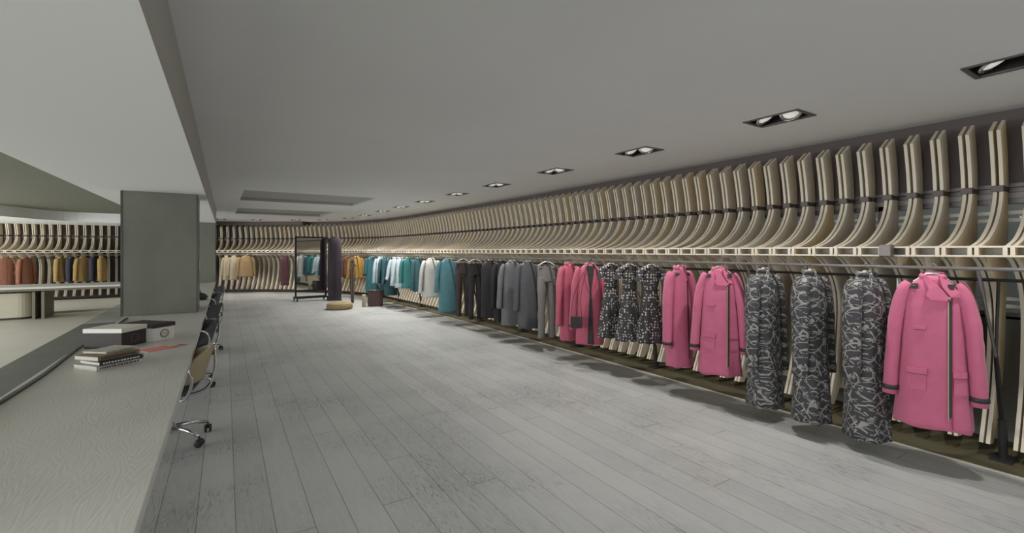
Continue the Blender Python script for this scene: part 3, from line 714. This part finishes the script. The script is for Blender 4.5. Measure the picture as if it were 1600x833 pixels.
def coat(label, s, th, L, wsh=.19, whem=.25, m='pink', seed=0, sl=.84, detail=None, group='coats on the garment rail', cat_='coat', name='coat', amp=.04, dep=1, splay=.10, nf=6, collar=True, hm='hanger_wood', sleeves=True, hw=None):
    t = place(name, label, cat_, s, th, group=group, hm=hm, hw=hw or wsh*.68)
    st = [(-.055, .055, .04), (-.085, wsh*.50, .055*dep), (-.125, wsh*.85, .065*dep), (-.18, wsh, .08*dep), (-.30, wsh*1.02, .095*dep), (-.5*L, wsh*1.02+(whem-wsh)*.3, .10*dep), (-.8*L, wsh+(whem-wsh)*.75, .115*dep), (-L, whem, .125*dep)]
    B = Body(st, nf, amp, seed); big = detail in ('biker', 'open', 'side')
    solid(obj('body', B.mesh(34 if big else 22, 56 if big else 36), m, t, True))
    sl_st = [(wsh*.80, 0, -.115, .035, .05*dep), (wsh*1.0, 0, -.17, .046, .066*dep), (wsh+.025+splay*.35, -.01, -.35, .047, .068*dep), (wsh+.03+splay*.7, -.02, -.58, .044, .062*dep), (wsh+.035+splay, -.03, -sl, .046, .056*dep)]
    if sleeves:
        for q in (-1, 1):
            so = obj('sleeve', sleeve_mesh(q, sl_st, seed+q), m, t, True); solid(so)
            if detail in ('biker', 'side', 'open'):
                b = N(); z0 = -sl+.05; e = sl_st[-1]; d = sl_st[-2]; k = .05/(abs(e[2]-d[2]))
                cx = (e[0]+(d[0]-e[0])*k)*q
                lathe(b, [(e[3]+.004, -.016), (e[3]+.007, -.014), (e[3]+.007, .014), (e[3]+.004, .016)], 18, c=(cx, e[1], z0), sy=(e[4]+.006)/(e[3]+.004)); obj('cuff_strap', b, 'leather', so, True)
    if collar:
        solid(obj('collar', collar_mesh(.062, .05*dep, .055, -.085, .55 if detail != 'open' else 1.0), m, t, True), .005)
    if detail == 'biker':
        # wide lapel folded across, zip, welt pocket, two flap pockets, epaulettes
        obj('lapel', poly_patch(B, [(-.055, -.060), (-.02, -.07), (.03, -.12), (.085, -.20), (.075, -.225), (-.01, -.222), (-.035, -.19), (-.02, -.15)], off=.016, th=.008), m, t)
        obj('lapel', poly_patch(B, [(.035, -.062), (.055, -.07), (.14, -.165), (.15, -.20), (.095, -.20), (.05, -.13)], off=.018, th=.008), m, t)
        b = B.patch(.078, .084, -.235, -L+.08, .006, .003, 1, 26); obj('zip', b, 'zip', t)
        b = B.patch(.085, .097, -.225, -L+.10, .006, .002, 1, 26); obj('zip_tape', b, 'leather', t)
        obj('button', poly_patch(B, [(.086+.008*math.cos(k), -.205+.008*math.sin(k)) for k in [j*PI/4 for j in range(8)]], off=.018), 'zip', t)
        b = B.patch(-.10, -.035, -.435, -.415, .006, .006, 4, 1); wp = obj('welt_pocket', b, m, t); obj('welt_shade_line', B.patch(-.10, -.035, -.436, -.440, .006, .006, 4, 1), 'pink_seam_shade', wp)  # thin darker strip paints the shadow line under the welt
        obj('front_seam', B.patch(.099, .102, -.20, -L+.02, .004, .004, 1, 26), 'pink_seam_shade', t)
        for x0, x1 in ((-.14, -.03), (.105, .175)):
            pk = obj('patch_pocket', B.patch(x0+.004, x1-.004, -.735, -.86, .004, .006), m, t)
            obj('pocket_flap', B.patch(x0, x1, -.708, -.745, .012, .008, 6, 3), m, pk)
            obj('pocket_shade_line', B.patch(x0, x1, -.745, -.750, .012, .006, 6, 1), 'pink_seam_shade', pk)  # darker pink strip stands in for the shadow below the flap
        b = B.patch(-wsh*.86, -wsh*.5, -.112, -.15, .012, .004, 4, 2); obj('epaulette', b, 'leather', t)
        b = B.patch(wsh*.5, wsh*.86, -.112, -.15, .012, .004, 4, 2); obj('epaulette', b, 'leather', t)
    if detail == 'open':
        hw_ = lambda z: .012+.045*max(0, (z+.42)/.35) if z > -.42 else .012+.03*(-.42-z)/(L-.42)
        obj('inner_lining', B.patch(lambda z: .012-hw_(z), lambda z: .012+hw_(z), -.08, -L+.01, .006, .003, 4, 30), 'lining', t)
        for q in (-1, 1):
            e = lambda z: .012+q*hw_(z); f = lambda z: .012+q*(hw_(z)+.035*math.sin(PI*min(1, max(0, (-.07-z)/.36)))+.004)
            obj('lapel', B.patch(e, f, -.08, -.43, .010, .006, 3, 14) if q > 0 else B.patch(f, e, -.08, -.43, .010, .006, 3, 14), m, t)
    if detail == 'side':
        for q in (-1, 1): obj('epaulette', B.patch(q*wsh*.7-.03, q*wsh*.7+.03, -.115, -.145, .012, .004, 4, 2), 'leather', t)
        obj('zip', B.patch(.03, .04, -.2, -L+.1, .006, .003, 1, 20), 'leather', t)
        for q in (-1, 1): obj('pocket_flap', B.patch(q*.11-.045, q*.11+.045, -.70, -.73, .006, .004, 4, 2), m, t)
    if detail == 'placket':
        obj('placket', B.patch(-.012, .012, -.09, -L+.03, .003, .003, 2, 14), m, t)
    return t
def dress(label, s, th, L, m='dots', seed=0):
    t = place('dress', label, 'dress', s, th, group='white-dotted dark dresses', hw=.12)
    st = [(-.06, .06, .04), (-.10, .10, .05), (-.18, .105, .06), (-.34, .075, .05), (-.5, .105, .07), (-L, .165, .115)]
    B = Body(st, 8, .09, seed); solid(obj('body', B.mesh(26, 48), m, t, True))
    for q in (-1, 1):
        solid(obj('ruffle_sleeve', sleeve_mesh(q, [(.075, 0, -.09, .03, .04), (.12, 0, -.12, .042, .055), (.14, 0, -.18, .036, .06), (.14, 0, -.23, .05, .07)], seed), m, t, True))
    solid(obj('neck_ruffle', collar_mesh(.065, .05, .05, -.09, .4, .03), m, t, True), .004)
    b = N(); tube(b, [(.088*math.cos(a), .053*math.sin(a), -.34) for a in [k*PI/12 for k in range(24)]], .009, 6, closed=True); obj('waist_tie', b, 'leather', t, True)
    return t
def trousers(label, s, th, L, m, seed=0, w_=.17):
    t = place('trousers', label, 'trousers', s, th, group='trousers on the garment rail', hw=.15, hm='hanger_white')
    b = N(); B = Body([(-.12, w_*.92, .035), (-.16, w_, .045), (-.36, w_*1.0, .062)], 5, .02, seed); solid(obj('waist', B.mesh(8, 32), m, t, True))
    b = N(); box(b, -w_*.93, w_*.93, -.042, .042, -.155, -.12, bev=.008); obj('waistband', b, m, t)
    for q in (-1, 1):
        o = obj('trouser_leg', sleeve_mesh(q, [(w_*.50, 0, -.28, w_*.50, .058), (w_*.54, .005, -.42, w_*.5, .062), (w_*.56, -.005, -.75, w_*.40, .055), (w_*.60, 0, -L, w_*.36, .05)], seed+q, 20), m, t, True); solid(o)
    for q in (-1, 1):
        b = N(); box(b, q*.12-.014, q*.12+.014, -.05, .05, -.135, -.10, bev=.004); obj('hanger_clip', b, 'steel', t)
    return t
def top(label, s, th, L, m, cat_='top', name='top', **k): return coat(label, s, th, L, m=m, cat_=cat_, name=name, **k)

R = math.radians
# right wall, from the near end to the far end (s is the distance along the wall line)
coat('largest bright pink wool coat, nearest the right edge', 3.66, R(-76), 1.12, .155, .215, 'pink', 1, sl=.93, detail='biker', splay=.045, amp=.05, nf=5, group='pink wool coats', hm='hanger_white')
for i, (s, L, sd) in enumerate([(4.06, 1.335, 3), (4.46, 1.325, 5), (4.86, 1.31, 8)]):
    coat('long scribble-patterned charcoal coat, ' + ['rightmost of three, beside a pink coat', 'middle of the three', 'leftmost of the three'][i], s, R([-22, -12, -18][i]), L, .118, .14, 'scribble', sd, sl=.86+.06*i, group='patterned charcoal coats', splay=.015, amp=.05, dep=1.15, detail='placket')
coat('bright pink wool coat just left of the patterned coats', 5.32, R(-62), 1.12, .150, .205, 'pink', 11, sl=.90, detail='biker', splay=.05, amp=.05, group='pink wool coats')
coat('bright pink coat seen side-on beside the dotted dresses', 5.80, R(-18), 1.14, .12, .14, 'pink', 12, sl=.93, detail='side', splay=.02, amp=.03, group='pink wool coats')
dress('white-dotted dark dress, rightmost of the three', 6.20, R(-25), .95, seed=1)
dress('white-dotted dark dress, middle of the three', 6.54, R(-20), .98, seed=4)
dress('white-dotted dark dress, leftmost of the three', 6.86, R(-15), .99, seed=7)
coat('open rose-pink coat with dark lining, left of the dotted dresses', 7.26, R(-42), 1.14, .16, .19, 'pink2', 14, sl=.95, detail='open', splay=.04, amp=.03, group='rose-pink coats')
coat('closed rose-pink coat hanging behind the open rose one', 7.70, R(-15), 1.16, .12, .135, 'pink2', 15, sl=.95, detail='placket', splay=.02, amp=.04, group='rose-pink coats')
x, y, a = at(7.22, -.60); t = thing('handbag', 'small black square bag hanging against the open rose-pink coat', 'bag', (x, y, .53), R(-45))
b = N(); box(b, -.075, .075, -.03, .03, 0, .15, bev=.012); obj('bag_body', b, 'leather', t)
b = N(); box(b, -.077, .077, -.035, -.03, .06, .152, bev=.002); obj('flap', b, 'leather', t)
b = N(); tube(b, cat([(-.07, 0, .14), (-.03, .02, .45), (.14, .15, .84), (.19, .19, .925), (.15, .14, .84), (.06, .02, .45), (.07, 0, .14)], 6), .004, 6); obj('strap', b, 'leather', t, True)
trousers('grey wool trousers hanging left of the rose-pink coats', 8.24, R(-12), 1.22, 'tgrey', 2, .15)
coat('mid-grey long jacket beside the grey trousers', 8.76, R(-18), 1.14, .155, .17, 'dgrey', 21, sl=.86, group='grey jackets', splay=.02, hm='hanger_white')
coat('grey long jacket next to the black clothes', 9.24, R(-16), 1.15, .17, .19, 'grey', 22, sl=.86, group='grey jackets', splay=.04, hm='hanger_white')
coat('narrow black top seen edge-on beside the grey jacket', 9.62, R(-5), 1.13, .12, .13, 'nearblack', 23, sl=.9, group='black clothes', splay=.01, dep=.8, name='blouse', cat_='top')
coat('black sleeveless dress beside the black trousers', 10.02, R(-15), 1.12, .16, .17, 'nearblack', 24, sleeves=False, group='black clothes', name='dress', cat_='dress')
trousers('black trousers, the pair farther from the turquoise coat', 10.60, R(-8), 1.22, 'nearblack', 3, .145)
trousers('brownish black trousers right beside the turquoise coat', 11.12, R(-8), 1.22, 'brownblack', 4, .155)
coat('long turquoise coat left of the black trousers', 11.84, R(-14), 1.22, .185, .20, 'turq', 25, sl=.78, group='turquoise and teal clothes', splay=.05)
coat('off-white sweater with long sleeves beside the turquoise coat', 12.70, R(-8), .96, .18, .19, 'offwhite', 26, sl=.86, name='sweater', cat_='sweater', group='white clothes', splay=.06, amp=.02)
coat('slim teal top just left of the off-white sweater', 13.46, R(5), .88, .13, .14, 'dteal', 27, sl=.84, name='top', cat_='top', group='turquoise and teal clothes', splay=.02)
coat('wide bright teal top in the middle of the teal clothes', 14.12, R(-5), .83, .16, .17, 'greenteal', 28, sl=.7, name='top', cat_='top', group='turquoise and teal clothes', splay=.02)
coat('pale blue shirt beside the bright teal top', 14.66, R(-10), .86, .13, .14, 'paleblue', 29, sl=.74, name='shirt', cat_='shirt', group='white clothes', splay=.06, hm='hanger_white')
coat('pale blue shirt beside the dark teal coat', 15.02, R(-14), .83, .13, .14, 'paleblue', 30, sl=.66, name='shirt', cat_='shirt', group='white clothes', splay=.08, hm='hanger_white')
coat('dark teal coat, right one of the pair', 15.12+.26, R(-5), 1.12, .16, .19, 'dteal', 31, sl=.8, group='turquoise and teal clothes', splay=.03)
coat('dark teal coat beside the white shirt', 15.78, R(-2), 1.16, .15, .17, 'dteal', 32, sl=.8, group='turquoise and teal clothes', splay=.03)
coat('white shirt between the teal dress and dark teal coats', 16.24, R(-4), .83, .13, .14, 'paleblue', 33, sl=.82, name='shirt', cat_='shirt', group='white clothes', splay=.03, hm='hanger_white')
coat('long teal dress at the left end of the teal clothes', 16.98, R(-2), 1.17, .17, .20, 'teal', 34, sl=.6, name='dress', cat_='dress', group='turquoise and teal clothes', splay=.02)
coat('mustard yellow coat in the bend of the room', 18.40, R(-16), .79, .2, .22, 'mustard', 35, sl=.78, group='coats in the bend', splay=.04, detail='placket')
coat('brown coat half hidden beside the mustard coat', 19.0, R(-20), .79, .16, .17, 'brown', 36, sl=.75, group='coats in the bend', splay=.02)
# far wall
coat('burgundy long dress on the far wall beside the mirror', 22.22, R(-30), 1.13, .12, .14, 'burgundy', 37, sleeves=False, name='dress', cat_='dress', group='clothes on the far wall')
coat('tan orange coat on the far wall left of the mirror', 23.80, R(-50), .82, .22, .25, 'tan', 38, sl=.8, group='clothes on the far wall', splay=.03)
coat('cream coat on the far wall, right one of two', 24.26, R(-70), .94, .13, .15, 'creamcloth', 39, sl=.8, group='clothes on the far wall', splay=.03)
coat('cream coat on the far wall, left one of two', 24.56, R(-70), .95, .10, .12, 'creamcloth', 40, sl=.8, group='clothes on the far wall', splay=.02)
coat('orange top on the far wall just right of the far column', 25.16, R(-80), .80, .10, .11, 'orange', 41, sl=.7, group='clothes on the far wall', splay=.02)
coat('rust coat at the left edge of the picture', 30.38, R(-60), .98, .18, .2, 'rust', 42, sl=.85, group='clothes on the left far wall', splay=.05, detail='placket')
coat('rust coat, second from the left edge of the picture', 29.96, R(-30), .98, .16, .18, 'rust', 43, sl=.85, group='clothes on the left far wall', splay=.03)
coat('leftmost of the three mustard coats left of the column', 29.20, R(-25), .83, .15, .18, 'yellow', 44, sl=.8, group='clothes on the left far wall', splay=.03)
coat('dark jacket between the left and middle mustard coats', 28.96, R(-20), .83, .13, .14, 'navy', 45, sl=.8, group='clothes on the left far wall', splay=.02)
coat('middle of the three mustard coats left of the column', 28.70, R(-45), .83, .18, .21, 'yellow', 46, sl=.8, group='clothes on the left far wall', splay=.03)
coat('dark jacket between the middle and right mustard coats', 28.46, R(-15), .83, .12, .13, 'navy', 47, sl=.8, group='clothes on the left far wall', splay=.02)
coat('rightmost of the three mustard coats left of the column', 28.26, R(-15), .83, .13, .16, 'yellow', 48, sl=.8, group='clothes on the left far wall', splay=.02)

# ------------------------------------------------------------------ wheeled mirror, dark coats, basket, case, branches
t = thing('wheeled_mirror', 'tall black-framed mirror on wheels standing in the bend of the room', 'mirror', (2.48, 15.72, 0), R(6))
b = N()
for xx in (-.44, .46): box(b, xx-.025, xx+.025, -.025, .025, .10, 2.02, bev=.004)
box(b, -.44, .46, -.02, .02, 1.975, 2.02); box(b, -.44, .46, -.02, .02, .30, .35); obj('frame', b, 'black', t)
b = N(); box(b, -.415, .435, -.006, .006, .35, 1.975); obj('mirror_glass', b, 'mirror', t)
b = N(); box(b, -.46, .48, -.22, -.17, .09, .13); box(b, -.46, .48, .17, .22, .09, .13)
for xx in (-.44, .46): box(b, xx-.025, xx+.025, -.22, .22, .09, .13)
obj('base_frame', b, 'black', t)
for xx in (-.44, .46):
    for yy in (-.19, .19):
        b = N(); lathe(b, [(.02, -.014), (.045, -.012), (.045, .012), (.02, .014)], 14, c=(xx, yy, .046), axis='x'); obj('caster', b, 'rubber', t, True)
t = thing('garment_bag', 'tall dark plum garment bag with rounded top standing beside the wheeled mirror', 'garment bag', (3.13, 15.35, 0), R(-10))
B = Body([(2.02, .06, .05), (1.99, .14, .08), (1.93, .19, .11), (1.8, .20, .13), (1.2, .205, .14), (.5, .21, .14), (.08, .19, .12)], 5, .05, 3)
obj('bag_body', B.mesh(26, 36), 'plum', t, True)
b = N(); box(b, -.008, .008, -.165, -.15, .2, 1.75); obj('front_seam', b, 'leather', t)
b = N(); box(b, -.20, .20, -.12, .12, .0, .09, bev=.02); obj('base', b, 'leather', t)
t = thing('dried_branches', 'tall bundle of dried brown branches between the garment bag and the brown coat', 'branches', (3.42, 14.3, 0))
rnd = random.Random(5); b = N()
for k in range(16):
    a = rnd.uniform(0, 2*PI); r0 = rnd.uniform(0, .05); r1 = rnd.uniform(.04, .13); h = rnd.uniform(1.1, 1.55)
    tube(b, cat([(r0*math.cos(a), r0*math.sin(a), 0.0), (r0*1.6*math.cos(a+.4), r0*1.6*math.sin(a+.4), h*.45), (r1*.7*math.cos(a), r1*.7*math.sin(a), h*.75), (r1*math.cos(a-.3), r1*math.sin(a-.3), h)], 4), [.016]*5+[.012]*4+[.006]*4, 6)
obj('stems', b, 'branch', t, True)
b = N()
for k in range(40):
    a = rnd.uniform(0, 2*PI); z = rnd.uniform(.5, 1.5); r = rnd.uniform(.02, .11)
    lathe(b, [(.004, -.03), (.016, 0), (.004, .03)], 6, c=(r*math.cos(a), r*math.sin(a), z))
obj('seed_heads', b, 'branch', t, True)
t = thing('straw_pouf', 'low round woven straw pouf on the floor in front of the garment bag', 'pouf', (2.78, 13.0, 0))
b = N(); lathe(b, [(.24, .0), (.30, .02), (.33, .07), (.325, .12), (.29, .165), (.20, .185), (.05, .19)], 32); obj('woven_body', b, 'basket', t, True)
b = N()
for z, r in ((.035, .318), (.07, .332), (.105, .33), (.14, .315)): tube(b, [(r*math.cos(k*PI/18), r*math.sin(k*PI/18), z) for k in range(36)], .012, 6, closed=True)
obj('woven_rings', b, 'basket', t, True)
t = thing('leather_case', 'dark brown upright leather case on the floor below the mustard coat', 'case', (3.78, 13.15, 0), R(-12))
b = N(); box(b, -.20, .20, -.14, .14, .01, .42, bev=.015); obj('case_body', b, 'case', t)
b = N(); box(b, -.203, .203, -.143, .143, .40, .46, bev=.01); obj('case_lid', b, 'leather', t)
b = N(); box(b, .08, .11, -.146, -.13, .01, .46); box(b, -.11, -.08, -.146, -.13, .01, .46); obj('case_strap', b, 'burgundy', t)
t = thing('paper_tube', 'short beige cylinder standing left of the brown leather case', 'tube', (3.45, 13.1, 0))
b = N(); lathe(b, [(.045, .0), (.05, .01), (.05, .30), (.046, .31)], 20); obj('tube_body', b, 'creamcloth', t, True)
b = N(); lathe(b, [(.052, .30), (.054, .305), (.054, .34), (.05, .345)], 20); obj('tube_lid', b, 'cream', t, True)
